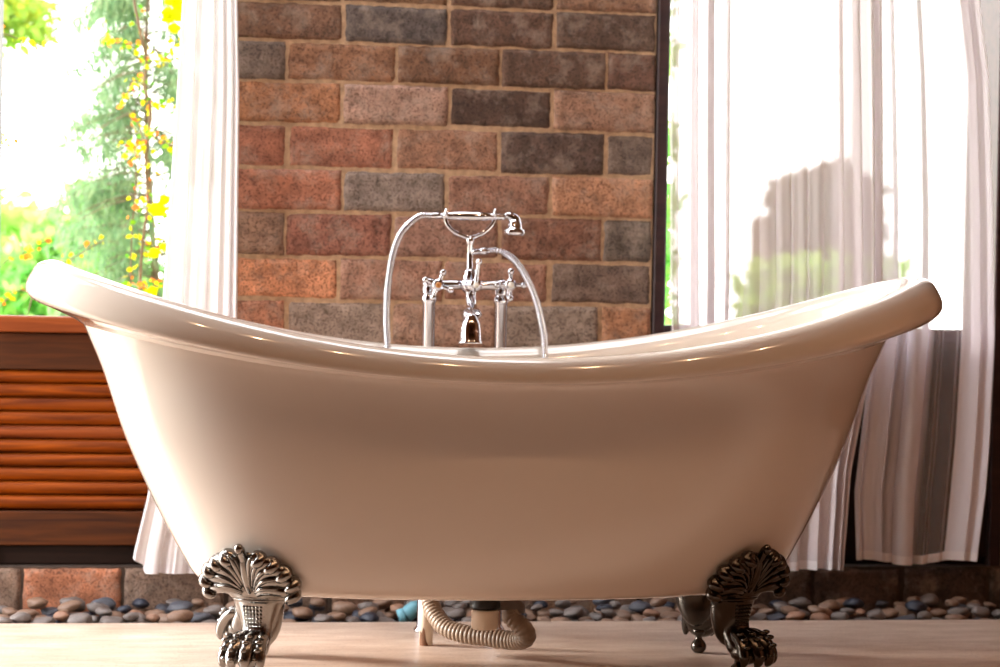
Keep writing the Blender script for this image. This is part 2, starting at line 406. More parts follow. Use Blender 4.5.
for i, (a, b) in enumerate(sl):
    bm = NB(); za, zb_ = zz(b+1.2), zz(a-.6)
    y = YW+.012; t = .012
    # tilted slat: lower edge leans out to the room, upper edge back
    hm = (za+zb_)/2; hh = (zb_-za)/2; sec = [(y+.010-.022*math.cos(a_), hm+hh*math.sin(a_)+.25*hh*math.cos(a_)) for a_ in [PI/2-PI*q/10 for q in range(11)]]; nq = len(sec)
    ring0 = [bm.verts.new((LX0, p[0], p[1])) for p in sec]; ring1 = [bm.verts.new((LX1, p[0], p[1])) for p in sec]
    for q in range(nq): bm.faces.new((ring0[q], ring0[(q+1) % nq], ring1[(q+1) % nq], ring1[q]))
    bm.faces.new(ring0[::-1]); bm.faces.new(ring1)
    obj('slat', fixn(bm), 'rail' if i == 4 else 'louvre', lp, False)
# dark boarding under the right window
dp = empty('boarded_panel', ((fx1+XR0)/2, YW+.03, ZK), 'dark brown board panel under the curtained right window', 'wall panel')
bm = NB(); box(bm, fx1+.001, XR0-.001, YW+.03, YW+.06, ZK+.001, .598); obj('panel_board', bm, 'darkwood', dp, False)
for i in range(4):
    z0 = ZK+.02+i*.13
    bm = NB(); box(bm, fx1+.001, XR0-.001, YW+.012, YW+.029, z0, z0+.1298); obj('cross_board', bm, 'darkwood', dp, False)

# ------------------------------------------------------------------ bathtub
tub = empty('bathtub', (0, 0, 0), 'white double-ended slipper bathtub on four ornate metal claw feet', 'bathtub')
NE = 2.25
rings = [  # a, b, z middle, z end
 (.02, .01, .150, .150), (.30, .12, .150, .150), (.45, .200, .151, .151), (.515, .236, .158, .158), (.546, .253, .176, .176), (.567, .265, .208, .208), (.600, .277, .267, .267),
 (.634, .286, .334, .334), (.678, .294, .425, .432), (.715, .301, .49, .54), (.740, .308, .525, .600), (.752, .314, .538, .628)]
rim = [(.752, .314, .538, .628), (.774, .331, .546, .641), (.812, .350, .5445, .658), (.841, .3635, .5425, .671), (.8555, .3690, .5490, .686),
 (.856, .366, .562, .703), (.847, .359, .575, .722), (.834, .348, .584, .738), (.808, .333, .588, .744), (.782, .318, .584, .737), (.765, .306, .572, .722)]
inner = [(.765, .306, .572, .722), (.75, .297, .55, .695), (.715, .278, .46, .60), (.655, .255, .34, .42), (.585, .228, .22, .26), (.52, .20, .186, .195), (.42, .15, .172, .175), (.2, .06, .168, .168), (.02, .01, .166, .166)]
def loft(bm, P, n=5, seg=160, capA=False, capB=False):
    rs = []
    for a, b, zm, ze in catmull(P, n):
        row = []
        for k in range(seg):
            th = 2*PI*k/seg; c, s = math.cos(th), math.sin(th)
            x = math.copysign(abs(c)**(2/NE), c); y = math.copysign(abs(s)**(2/NE), s)
            row.append(bm.verts.new((a*x, b*y, zm+(ze-zm)*x*x)))
        rs.append(row)
    for A, B in zip(rs, rs[1:]):
        for k in range(seg): bm.faces.new((A[k], A[(k+1) % seg], B[(k+1) % seg], B[k]))
    if capA: bm.faces.new(rs[0][::-1])
    if capB: bm.faces.new(rs[-1])
bm = NB(); loft(bm, rings, capA=True); loft(bm, inner, capB=True); obj('basin', bm, 'enamel', tub)
bm = NB(); loft(bm, rim, 6); obj('rolled_rim', bm, 'enamel', tub)
bm = NB(); lathe(bm, [(.0, 0), (.034, 0), (.036, .002), (.030, .005), (.02, .003), (0, .003)], (0, 0, .1675)); obj('drain', bm, 'chrome', tub)

# claw foot, local frame (o outward, t sideways, z up)
FXC, FYC, PHI = .436, .140, math.radians(60)
def foot(sx, sy, mat):
    ox, oy = math.cos(PHI)*sx, math.sin(PHI)*sy
    tx, ty = math.sin(PHI)*sx, -math.cos(PHI)*sy
    def W(o, t, z): return (sx*FXC+ox*o+tx*t, sy*FYC+oy*o+ty*t, z)
    def shape(path, seg=24):
        """path: (o, z, ro, rt) elliptical sections stacked"""
        bm = NB(); rs = []
        for o, z, ro, rt in catmull(path, 5):
            rs.append([bm.verts.new(W(o+ro*math.cos(2*PI*k/seg), rt*math.sin(2*PI*k/seg), z)) for k in range(seg)])
        for A, B in zip(rs, rs[1:]):
            for k in range(seg): bm.faces.new((A[k], A[(k+1) % seg], B[(k+1) % seg], B[k]))
        bm.faces.new(rs[0][::-1]); bm.faces.new(rs[-1]); return bm
    # leg (the foot's own mesh)
    bm = shape([(-.004, .151, .034, .047), (-.004, .142, .033, .046), (-.004, .125, .029, .040), (-.003, .105, .026, .033), (.002, .088, .026, .029), (.012, .072, .027, .029), (.02, .055, .026, .028), (.02, .046, .02, .022)])
    # beads of the hatched shield on the front of the leg
    for i in range(7):
        for j in range(6):
            z = .134-i*.0068; t = (j-2.5)*.0068*(1-.03*i)
            q = (z-.105)/.046; ro = .026+.008*max(0, q); rt = .033+.014*max(0, q)
            o = -.003+ro*math.sqrt(max(0, 1-(t/rt)**2))
            sphere(bm, W(o, t, z), .0030, 6, 4)
    # collar rings
    for zc, rr_ in ((.1475, .0), (.153, .002)):
        pts = [W(-.004+(.036+rr_)*math.cos(a), (.049+rr_)*math.sin(a), zc) for a in [2*PI*k/28 for k in range(29)]]
        tube(bm, pts, .0032, 6, smooth=False, cap=False)
    leg = obj('claw_foot', fixn(bm), mat, tub)
    # acanthus bracket
    bm = NB()
    def surf(t, z): return .020 + max(0, z-.15)*.42 - 1.6*t*t
    # backing shell that lies against the basin
    out = [(-.082, .160), (-.084, .178), (-.070, .200), (-.048, .217), (-.022, .229), (0, .235), (.022, .229), (.048, .217), (.070, .200), (.084, .178), (.082, .160)]
    oc = catmull([(*p, 0) for p in out], 4)
    G = []
    for p in oc:
        row = []
        for s in range(9):
            f = s/8; t = p[0]*(.45+.55*f); z = .150+(p[1]-.150)*f
            t = p[0]*(.42+.58*f**.8)
            row.append((t, z, surf(t, z)*(.75+.25*f)))
        G.append(row)
    fr = [[bm.verts.new(W(o, t, z)) for t, z, o in row] for row in G]
    bk = [[bm.verts.new(W(o-.014, t*.98, z)) for t, z, o in row] for row in G]
    for i in range(len(G)-1):
        for s in range(8):
            bm.faces.new((fr[i][s], fr[i+1][s], fr[i+1][s+1], fr[i][s+1])); bm.faces.new((bk[i][s], bk[i][s+1], bk[i+1][s+1], bk[i+1][s]))
        bm.faces.new((fr[i][8], fr[i+1][8], bk[i+1][8], bk[i][8])); bm.faces.new((fr[i][0], bk[i][0], bk[i+1][0], fr[i+1][0]))
    for i in (0, len(G)-1):
        for s in range(8): bm.faces.new((fr[i][s], fr[i][s+1], bk[i][s+1], bk[i][s]))
    # leaf lobes: ribs that fan out and curl over at the tip
    ends = [(.080, .163), (.083, .182), (.071, .201), (.052, .216), (.030, .226)]
    for sg in (-1, 1):
        for k, (te, ze) in enumerate(ends):
            te *= sg; P0 = (te*.12, .153); P1 = (te*(.30+.05*k), ze+.008+.006*(4-k)/4); pts = []; rad = []
            for q in range(8):
                g = q/7; t = (1-g)**2*P0[0]+2*g*(1-g)*P1[0]+g*g*te; z = (1-g)**2*P0[1]+2*g*(1-g)*P1[1]+g*g*(ze+.003)
                pts.append(W(surf(t, z)+.004+.010*math.sin(PI*g*.8), t, z)); rad.append(.0048+.0082*g**.8)
            oe = surf(te, ze)
            pts += [W(oe+.014, te+sg*.006, ze-.001), W(oe+.021, te+sg*.003, ze-.006), W(oe+.021, te-sg*.005, ze-.010), W(oe+.016, te-sg*.009, ze-.008)]
            rad += [.0118, .0098, .0074, .004]
            tube(bm, pts, rad, 10, 3)
            pts = []; rad = []
            for q in range(7):     # raised vein
                g = .12+q/6*.7; t = (1-g)**2*P0[0]+2*g*(1-g)*P1[0]+g*g*te; z = (1-g)**2*P0[1]+2*g*(1-g)*P1[1]+g*g*(ze+.003)
                pts.append(W(surf(t, z)+.013+.013*math.sin(PI*g*.8), t-sg*.001, z+.003)); rad.append(.0018+.0026*math.sin(PI*q/6))
            tube(bm, pts, rad, 6, 3)
    tube(bm, [W(surf(0, .155), 0, .153), W(surf(0, .18)+.012, 0, .18), W(surf(0, .21)+.012, 0, .21), W(surf(0, .228)+.008, 0, .226)], [.008, .009, .010, .009], 10, 4)
    # side scrolls
    for sg in (-1, 1):
        pts = []; rad = []
        for s in range(15):
            a = -.4+s*.46; rd = .021*(1-s/17)
            t = sg*(.066+rd*math.cos(a)); z = .168+rd*math.sin(a); pts.append(W(surf(t, z)+.010, t, z)); rad.append(.0062*(1-s/24))
        tube(bm, pts, rad, 8, 3)
        sphere(bm, W(surf(.066, .168)+.012, sg*.066, .168), .0075, 10, 8)
    # finial bud
    tube(bm, [W(surf(0, .235)+.004, 0, .222), W(surf(0, .25)+.008, 0, .234), W(surf(0, .26)+.010, 0, .243), W(surf(0, .262)+.012, 0, .248)], [.010, .0085, .0078, .003], 10, 4)
    sphere(bm, W(surf(0, .26)+.014, 0, .243), .0085, 12, 8, (1, 1, 1.15))
    # under-bowl that closes the bracket towards the leg
    rs = []
    for g, zz_, ww, dd in ((0, .138, .040, .030), (.3, .146, .050, .036), (.6, .156, .062, .042), (1, .172, .083, .044)):
        rs.append([bm.verts.new(W(-.004+dd*math.cos(a)*(1), ww*math.sin(a), zz_)) for a in [-PI*.5+PI*k/16 for k in range(17)]])
    for A, B in zip(rs, rs[1:]):
        for k in range(16): bm.faces.new((A[k], A[k+1], B[k+1], B[k]))
    obj('acanthus_bracket', fixn(bm), mat, leg)
    # hollow inner cup of the casting
    bm = NB(); rs = []
    for zz_, w_, d_ in ((.148, .045, .022), (.13, .044, .026), (.11, .041, .027), (.09, .036, .025), (.074, .028, .021), (.062, .017, .015), (.056, .006, .006)):
        rs.append([bm.verts.new(W(-.012+d_*math.cos(a), w_*math.sin(a), zz_)) for a in [2*PI*k/24 for k in range(24)]])
    for A, B in zip(rs, rs[1:]):
        for k in range(24): bm.faces.new((A[k], A[(k+1) % 24], B[(k+1) % 24], B[k]))
    bm.faces.new(rs[0][::-1]); bm.faces.new(rs[-1]); obj('inner_cup', fixn(bm), mat, leg)
    # claw: palm, toes with knuckle rings, nails
    bm = NB()
    sphere(bm, W(.034, 0, .052), .030, 16, 12, (1, 1, .8))
    for i, tt in enumerate((-.033, -.012, .012, .033)):
        sp = tt*.55; r = .0125 if abs(tt) < .02 else .0105; rch = (1 if abs(tt) < .02 else .84)*(1 if sy < 0 else .72)
        tube(bm, [W(.012, sp*.5, .084), W(.036*rch, sp+tt*.2, .082), W(.058*rch, tt*.9, .072), W(.073*rch, tt*1.05, .055), W(.077*rch, tt*1.1, .040), W(.071*rch, tt*1.1, .030)], [r*.8, r, r*1.08, r*1.02, r*.8, r*.3], 12, 5)
        for q in range(4):      # knuckle scales
            g = q/3; a = (1-g)*1.25+.05
            o = (.050+.027*math.cos(a))*rch; z = .046+.036*math.sin(a)
            sphere(bm, W(o+.007*math.cos(a), tt*(1 if q < 3 else .9), z+.007*math.sin(a)), .0062, 10, 6, (1.15, 1.15, .75))
    obj('claw', fixn(bm), mat, leg)
    bm = NB(); cx, cy, _ = W(.012, 0, 0)
    lathe(bm, [(0, 0), (.009, .001), (.0148, .008), (.0155, .0145), (.0125, .022), (.007, .0275), (.0065, .034), (.012, .038), (.014, .043), (.010, .050), (0, .051)], (cx, cy, 0), seg=20)
    obj('foot_ball', fixn(bm), mat, leg)
    return leg
for sx, sy, mt in ((-1, -1, 'feet'), (1, -1, 'shaded_nickel'), (-1, 1, 'feet'), (1, 1, 'shaded_nickel')):  # right pair gets the shade-tinted copy of the nickel
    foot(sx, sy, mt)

# ------------------------------------------------------------------ floor-standing bath mixer
YF = .45
fa = empty('bath_mixer_tap', (.01, YF, 0), 'chrome floor-standing bath mixer tap with two pillars behind the tub', 'tap')
def fp(u, v, y=YF): return at(u, v, y)
zt = fp(465, 285).z
xl, xr = fp(429, 300).x, fp(501, 300).x; xc = fp(470, 285).x
for x in (xl, xr):
    bm = NB(); zp = zt-.018
    lathe(bm, [(.0, 0), (.019, 0), (.020, .004), (.018, .008), (.0145, .012), (.0134, .016), (.0134, zp-.02), (.0155, zp-.018), (.0155, zp-.01), (.0134, zp-.006), (.0134, zp), (0, zp+.001)], (x, YF, 0), seg=24)
    obj('pillar', bm, 'chrome', fa)
bm = NB()
# cross body with elbows dropping onto the pillars
tube(bm, [(xl, YF, zt-.020), (xl, YF, zt-.006), (xl+.006, YF, zt), (xl+.02, YF, zt), (xc-.018, YF, zt)], [.0138, .0138, .013, .0098, .0102], 16, 5)
tube(bm, [(xr, YF, zt-.020), (xr, YF, zt-.006), (xr-.006, YF, zt), (xr-.02, YF, zt), (xc+.018, YF, zt)], [.0138, .0138, .013, .0098, .0102], 16, 5)
sphere(bm, (xl, YF, zt), .0145); sphere(bm, (xr, YF, zt), .0145)
sphere(bm, (xc, YF, zt), .021, 20, 14, (1, 1, .95))
lathe(bm, [(0, -.01), (.014, -.01), (.016, .016), (.012, .022), (.013, .026), (.012, .030), (.0075, .034), (0, .034)], (xc, YF, zt), (0, 0, 1))
lathe(bm, [(0, 0), (.014, 0), (.0155, .010), (.0155, .014), (.011, .018), (.010, .024), (0, .025)], (xc, YF-.014, zt), (0, -1, 0))
obj('mixer_body', fixn(bm), 'chrome', fa)
# riser and cradle
zr = fp(468, 240).z
bm = NB()
xrz = fp(469.5, 245).x
lathe(bm, [(.0085, 0), (.0062, .004), (.0062, zr-zt-.040), (.0082, zr-zt-.037), (.0082, zr-zt-.030), (.006, zr-zt-.026), (0, zr-zt-.025)], ((xc+xrz)/2, YF, zt+.032))
obj('riser', fixn(bm), 'chrome', fa)
bm = NB()
pl = fp(445.5, 214); pr = fp(494.5, 214); pc = fp(469.5, 238)
mid = [fp(447, 224), fp(455, 232.5), fp(463, 236), pc, fp(476, 236), fp(484, 232.5), fp(492.5, 224)]
tube(bm, [pl]+mid+[pr], [.0042, .0045, .0048, .005, .0056, .005, .0048, .0045, .0042], 10, 5)
tube(bm, [pc, pc-Vector((0, 0, .014))], [.0055, .006], 12, smooth=False)
for p in (pl, pr):
    pts = [p+Vector((0, .0095*math.cos(a), .0095*math.sin(a)+.001)) for a in [2*PI*k/16 for k in range(17)]]
    tube(bm, pts, .0030, 8, smooth=False, cap=False)
obj('handset_cradle', fixn(bm), 'chrome', fa)
# diverter lever on the centre
bm = NB(); base = Vector((xc+.006, YF-.040, zt))
lathe(bm, [(0, 0), (.0125, 0), (.0135, .006), (.012, .011), (0, .012)], (xc+.006, YF-.032, zt), (0, -1, 0))
tip = Vector((fp(475.5, 262).x, YF-.045, fp(475, 262).z))
tube(bm, [base, base.lerp(tip, .4), base.lerp(tip, .8), tip], [.0056, .0042, .0038, .0042], 10, 4)
sphere(bm, tip, .0070, 12, 8)
dl = obj('diverter_lever', fixn(bm), 'chrome', fa)
bm = NB(); lathe(bm, [(0, 0), (.0062, 0), (.006, .002), (0, .0028)], (xc+.006, YF-.0441, zt), (0, -1, 0)); obj('button', bm, 'porcelain', dl)
def cross(u, v, rot, capmat, y=YF-.045):
    c = Vector((fp(u, v, y).x, y, fp(u, v, y).z))
    bm = NB()
    lathe(bm, [(0, .0), (.008, .0), (.009, .006), (.0075, .012), (.0085, .022), (.0115, .028), (.0125, .034), (.0115, .041), (0, .042)], (c.x, YF-.010, c.z), (0, -1, 0))
    for k in range(4):
        a = rot+k*PI/2; d = Vector((math.cos(a), 0, math.sin(a)))
        tube(bm, [c+d*.006, c+d*.014, c+d*.024], [.0056, .0040, .0044], 10, 3)
        sphere(bm, c+d*.0275, .0070, 12, 8)
    h = obj('cross_handle', fixn(bm), 'chrome', fa)
    bm = NB(); lathe(bm, [(0, 0), (.0066, 0), (.0062, .002), (0, .003)], (c.x, YF-.0515, c.z), (0, -1, 0)); obj('cap', bm, capmat, h)
cross(438, 285, .78-1.15, 'amber'); cross(510.5, 285, 0, 'porcelain')
# spout reaching over the basin
bm = NB()
se = fp(470.5, 336, .30)
tube(bm, [(xc, YF-.004, zt-.006), (xc+.001, YF-.008, zt-.030), (xc+.002, YF-.030, zt-.052), (xc+.002, YF-.075, zt-.058), (se.x, .33, zt-.058), (se.x, .305, zt-.068)], [.0125, .0105, .011, .012, .0125, .0115], 18, 6)
ztop = zt-.058; zbot = fp(470.5, 343.5, .30).z
lathe(bm, [(0, 0), (.0085, 0), (.0105, -.004), (.0140, -.010), (.0185, -.020), (.0205, -.034), (.0212, ztop-.004-.0-zbot and -(ztop-zbot)+.006), (.0240, -(ztop-zbot)+.003), (.0240, -(ztop-zbot)), (.018, -(ztop-zbot)), (.016, -(ztop-zbot)+.012), (0, -(ztop-zbot)+.016)], (se.x, .30, ztop), (0, 0, 1))
obj('spout', fixn(bm), 'chrome', fa)
# hose outlet on the riser
bm = NB()
a0 = fp(472, 252); a1 = fp(480, 251.5); a2 = fp(491, 250.5)
tube(bm, [a0, a1], [.0065, .0065], 14, smooth=False); tube(bm, [a1, a1.lerp(a2, .6)], [.0088, .0088], 8, smooth=False); tube(bm, [a1.lerp(a2, .6), a2], [.0060, .0052], 14, smooth=False)
obj('hose_outlet', fixn(bm), 'chrome', fa)

# hand shower lying in the cradle, with its hose
hs = empty('hand_shower', fp(470, 214), 'chrome hand shower with ribbed metal hose resting on the tap cradle', 'hand shower')
bm = NB()
h0 = fp(429, 215.5); h1 = fp(505, 217)
def L_(a, b, f): return a.lerp(b, f)
tube(bm, [h0, L_(h0, h1, .10), L_(h0, h1, .18)], [.0058, .0068, .0068], 14, smooth=False)
tube(bm, [L_(h0, h1, .18), L_(h0, h1, .26)], [.0080, .0080], 14, smooth=False)
tube(bm, [L_(h0, h1, .26), L_(h0, h1, .32), L_(h0, h1, .5), L_(h0, h1, .72), L_(h0, h1, .80), L_(h0, h1, .84), L_(h0, h1, 1)], [.0070, .0094, .0104, .0094, .0070, .0072, .0064], 16, 5)
obj('shower_handle', fixn(bm), 'chrome', hs)
bm = NB()
hd = fp(513.5, 216)
tube(bm, [h1, fp(508, 216), fp(514, 219), fp(515, 225)], [.0055, .009, .0115, .0135], 16, 5)
lathe(bm, [(0, .001), (.0135, 0), (.0145, -.010), (.0165, -.017), (.0215, -.020), (.0225, -.026), (.0210, -.031), (.0175, -.0325), (0, -.0325)], fp(515, 220), (.06, 0, 1))
obj('shower_head', fixn(bm), 'chrome', hs)
bm = NB()
path = [h0, fp(420, 216, .445), fp(409, 224, .43), fp(399, 237, .41), fp(392, 258, .38), fp(388, 285, .35), fp(386.5, 315, .315), fp(387.5, 343, .285)]
e = path[-1]
path += [e+Vector((.006, -.02, -.09)), e+Vector((.05, -.04, -.19)), e+Vector((.15, -.05, -.235))]
r_ = [fp(497, 250.5, .445), fp(506, 254, .44), fp(516, 262, .42), fp(526, 277, .395), fp(535, 297, .36), fp(541, 320, .32), fp(544.5, 345, .285)]
e2 = r_[-1]
path += [e2+Vector((-.06, -.05, -.19)), e2+Vector((-.008, -.02, -.09))]
path += r_[::-1] + [a2]
pp = catmull(path, 24); 
# even spacing, ribbed radius
ps = [Vector(p) for p in pp]; cum = [0]
for a, b in zip(ps, ps[1:]): cum.append(cum[-1]+(b-a).length)
tot = cum[-1]; step = .0009; N_ = int(tot/step); pts = []; rad = []; j = 0
for i in range(N_+1):
    s = i*tot/N_
    while j < len(cum)-2 and cum[j+1] < s: j += 1
    f = (s-cum[j])/max(1e-9, cum[j+1]-cum[j]); pts.append(ps[j].lerp(ps[j+1], f)); rad.append([.0072, .0075, .0072, .0048, .0036, .0048][i % 6])
tube(bm, pts, rad, 12, smooth=False)
obj('shower_hose', bm, 'chrome', hs)

# ------------------------------------------------------------------ plumbing under the tub
wt = empty('waste_trap', (0, .02, 0), 'black and white waste trap with ribbed drain hose under the tub', 'drain pipe')
pxc = at(485, 610, .0)
bm = NB(); lathe(bm, [(0, 0), (.028, 0), (.029, .004), (.029, .014), (.0275, .017), (.0275, .040), (0, .040)], (pxc.x, 0, .1095)); obj('trap_nut', bm, 'black', wt)
bm = NB(); lathe(bm, [(0, 0), (.022, 0), (.0255, .003), (.0255, .034), (.024, .037), (0, .038)], (pxc.x, 0, at(485, 629, 0).z)); obj('trap_body', bm, 'pvc', wt)
bm = NB(); tube(bm, [(pxc.x+.02, .02, .116), (pxc.x+.045, .035, .116), (pxc.x+.065, .04, .108), (pxc.x+.066, .042, .098)], [.014, .015, .016, .017], 16, 4); obj('elbow', bm, 'greyp', wt)
def ribbed(name, path, r, parent, mat, pitch=.0085):
    ps = [Vector(p) for p in catmull(path, 20)]; cum = [0]
    for a, b in zip(ps, ps[1:]): cum.append(cum[-1]+(b-a).length)
    tot = cum[-1]; N_ = int(tot/(pitch/6)); pts = []; rad = []; j = 0
    for i in range(N_+1):
        s = i*tot/N_
        while j < len(cum)-2 and cum[j+1] < s: j += 1
        f = (s-cum[j])/max(1e-9, cum[j+1]-cum[j]); pts.append(ps[j].lerp(ps[j+1], f)); rad.append(r*(.88+.12*abs(math.cos(PI*i/6))**.6))
    bm = NB(); tube(bm, pts, rad, 20, smooth=False); return obj(name, bm, mat, parent)
q = [Vector((pxc.x+.066, .042, .100)), at(511, 616, .04), at(523, 628, .03), at(526, 637.5, .04), at(513, 640.5, .07), at(490, 637.5, .10), at(465, 634, .13), at(447, 628, .16), at(436, 616, .19), at(431, 604, .21), at(429, 592, .22)]
q = [Vector((p.x, p.y, max(p.z, .0195))) for p in q]
ribbed('drain_hose', q, .0185, wt, 'ribbed')
sp = empty('stand_pipe', (at(426, 637, .27).x, .27, 0), 'short upright white pipe with a rusty stain at its foot under the tub', 'pipe')
bm = NB(); lathe(bm, [(0, 0), (.0135, 0), (.0135, .123), (0, .123)], (at(426, 637, .27).x, .27, 0), seg=24); obj('pipe_tube', bm, 'pvc', sp)
bm = NB(); cx = at(426, 637, .27).x
st = []
for k in range(7):
    a = math.radians(195+k*14); hh = [.012, .030, .024, .037, .031, .010, .004][k]
    st.append((bm.verts.new((cx+.0139*math.cos(a), .27+.0139*math.sin(a), .0005)), bm.verts.new((cx+.0139*math.cos(a), .27+.0139*math.sin(a), hh))))
for A, B in zip(st, st[1:]): bm.faces.new((A[0], B[0], B[1], A[1]))
obj('rust_stain', bm, 'rust', sp)
# blue pipe fitting among the pebbles
bp = empty('pipe_fitting', at(408, 618, .66), 'light blue plastic pipe elbow lying among the pebbles', 'pipe fitting')
b0 = at(399, 619, .655); b1 = at(405, 617, .655); b2 = at(411, 611, .66); b3 = at(418, 608, .67); b4 = at(428, 608, .69)
bm = NB(); tube(bm, [b1, b2, b3, b4], [.0165, .0175, .0170, .0165], 20, 6); obj('elbow_body', bm, 'blue', bp)
bm = NB(); tube(bm, [b0, b1.lerp(b0, .5), b1], [.0195, .0205, .0200], 20, 3); obj('collar', bm, 'blue', bp)

# ------------------------------------------------------------------ pebbles
def pebble_mesh(i, col):
    rr = random.Random(100+i); bm = NB(); bmesh.ops.create_icosphere(bm, subdivisions=3, radius=1)
    off = Vector((rr.uniform(0, 99), rr.uniform(0, 99), 0))
    for v in bm.verts:
        n = noise.noise(v.co*1.1+off)*.26 + noise.noise(v.co*2.6+off)*.05; v.co *= 1+n
    me = bpy.data.meshes.new('pebble'); bm.to_mesh(me); bm.free(); me.polygons.foreach_set('use_smooth', [True]*len(me.polygons))
    me.materials.append(col); return me
pcols = [('slate', (76, 77, 86), 'blue-grey'), ('grey', (112, 102, 98), 'grey'), ('taupe', (132, 104, 86), 'brown'), ('tan', (150, 112, 90), 'orange-tan'), ('navy', (42, 46, 60), 'near-black')]
pm = [basic('pebble_'+n, c, .45, var=.22, scale=9, bump=.2, bscale=15) for n, c, _ in pcols]
pmesh = [[pebble_mesh(i*5+k, pm[i]) for k in range(3)] for i in range(5)]
sv = []
for k in range(90):
    zq = 1-2*(k+.5)/90; ph = k*2.39996; rq = math.sqrt(1-zq*zq); sv.append((rq*math.cos(ph), rq*math.sin(ph), zq))
SV = np.array(sv)
placed = []
blk = [(np.array([(b0.x+b4.x)/2-.005, .668, b2.z]), np.eye(3), np.array([.056, .028, .03]))]
X0, X1 = -1.02, 1.40
def fits(c, Rm, s):
    P = (SV*s) @ Rm.T + c
    if P[:, 1].min() < YE+.001 or P[:, 1].max() > .826: return False
    if P[:, 2].min() < -.0215: return False
    for c2, R2, s2 in placed+blk:
        if abs(c2[0]-c[0]) > .075: continue
        Q = ((P-c2) @ R2)/(s2*.97)
        if (np.einsum('ij,ij->i', Q, Q) < 1).any(): return False
        Q = ((((SV*s2) @ R2.T + c2)-c) @ Rm)/(s*.97)
        if (np.einsum('ij,ij->i', Q, Q) < 1).any(): return False
    return True
rp = random.Random(17); tries = 0; recs = []
while len(placed) < 285 and tries < 1500:
    tries += 1
    a = rp.uniform(.015, .030); b = a*rp.uniform(.65, .92); c_ = a*rp.uniform(.42, .62)
    s = np.array([a, b, c_]); x = rp.uniform(X0, X1); y = YE+.002+b*.8+rp.random()**.9*(.225-1.7*b)
    yaw = rp.uniform(-.5, .5) if rp.random() < .7 else rp.uniform(0, PI); tx, ty = rp.uniform(-.22, .22), rp.uniform(-.22, .22)
    Rm = np.array((Matrix.Rotation(yaw, 3, 'Z') @ Matrix.Rotation(tx, 3, 'X') @ Matrix.Rotation(ty, 3, 'Y')))
    lim = .0 + .016*(y-YE)/.24
    z = -.0215+c_; ok = False
    while z < lim+.006:
        if fits(np.array([x, y, z]), Rm, s): ok = True; break
        z += .0025
    if ok:
        placed.append((np.array([x, y, z]), Rm, s)); recs.append((x, y, z, Rm, s))
for x, y, z, Rm, s in recs:
    ci = rp.choices(range(5), (15, 34, 34, 7, 10))[0]
    zone = 0 if x < -.56 else (1 if x < .52 else 2)
    o = bpy.data.objects.new('pebble', rp.choice(pmesh[ci])); C.objects.link(o)
    mw = Matrix(Rm.tolist()).to_4x4() @ Matrix.Diagonal((*[float(v)*.93 for v in s], 1)); mw.translation = (x, y, z); o.matrix_world = mw
    w = ('in the channel left of the tub, below the orange louvres', 'in the channel seen behind and under the tub', 'in the channel right of the tub, below the sheer curtains')[zone]
    tag(o, 'smooth %s river pebble %s' % (pcols[ci][2], w), 'pebble', '%s pebbles %s' % (pcols[ci][2], ('left of the tub', 'under the tub', 'right of the tub')[zone]))

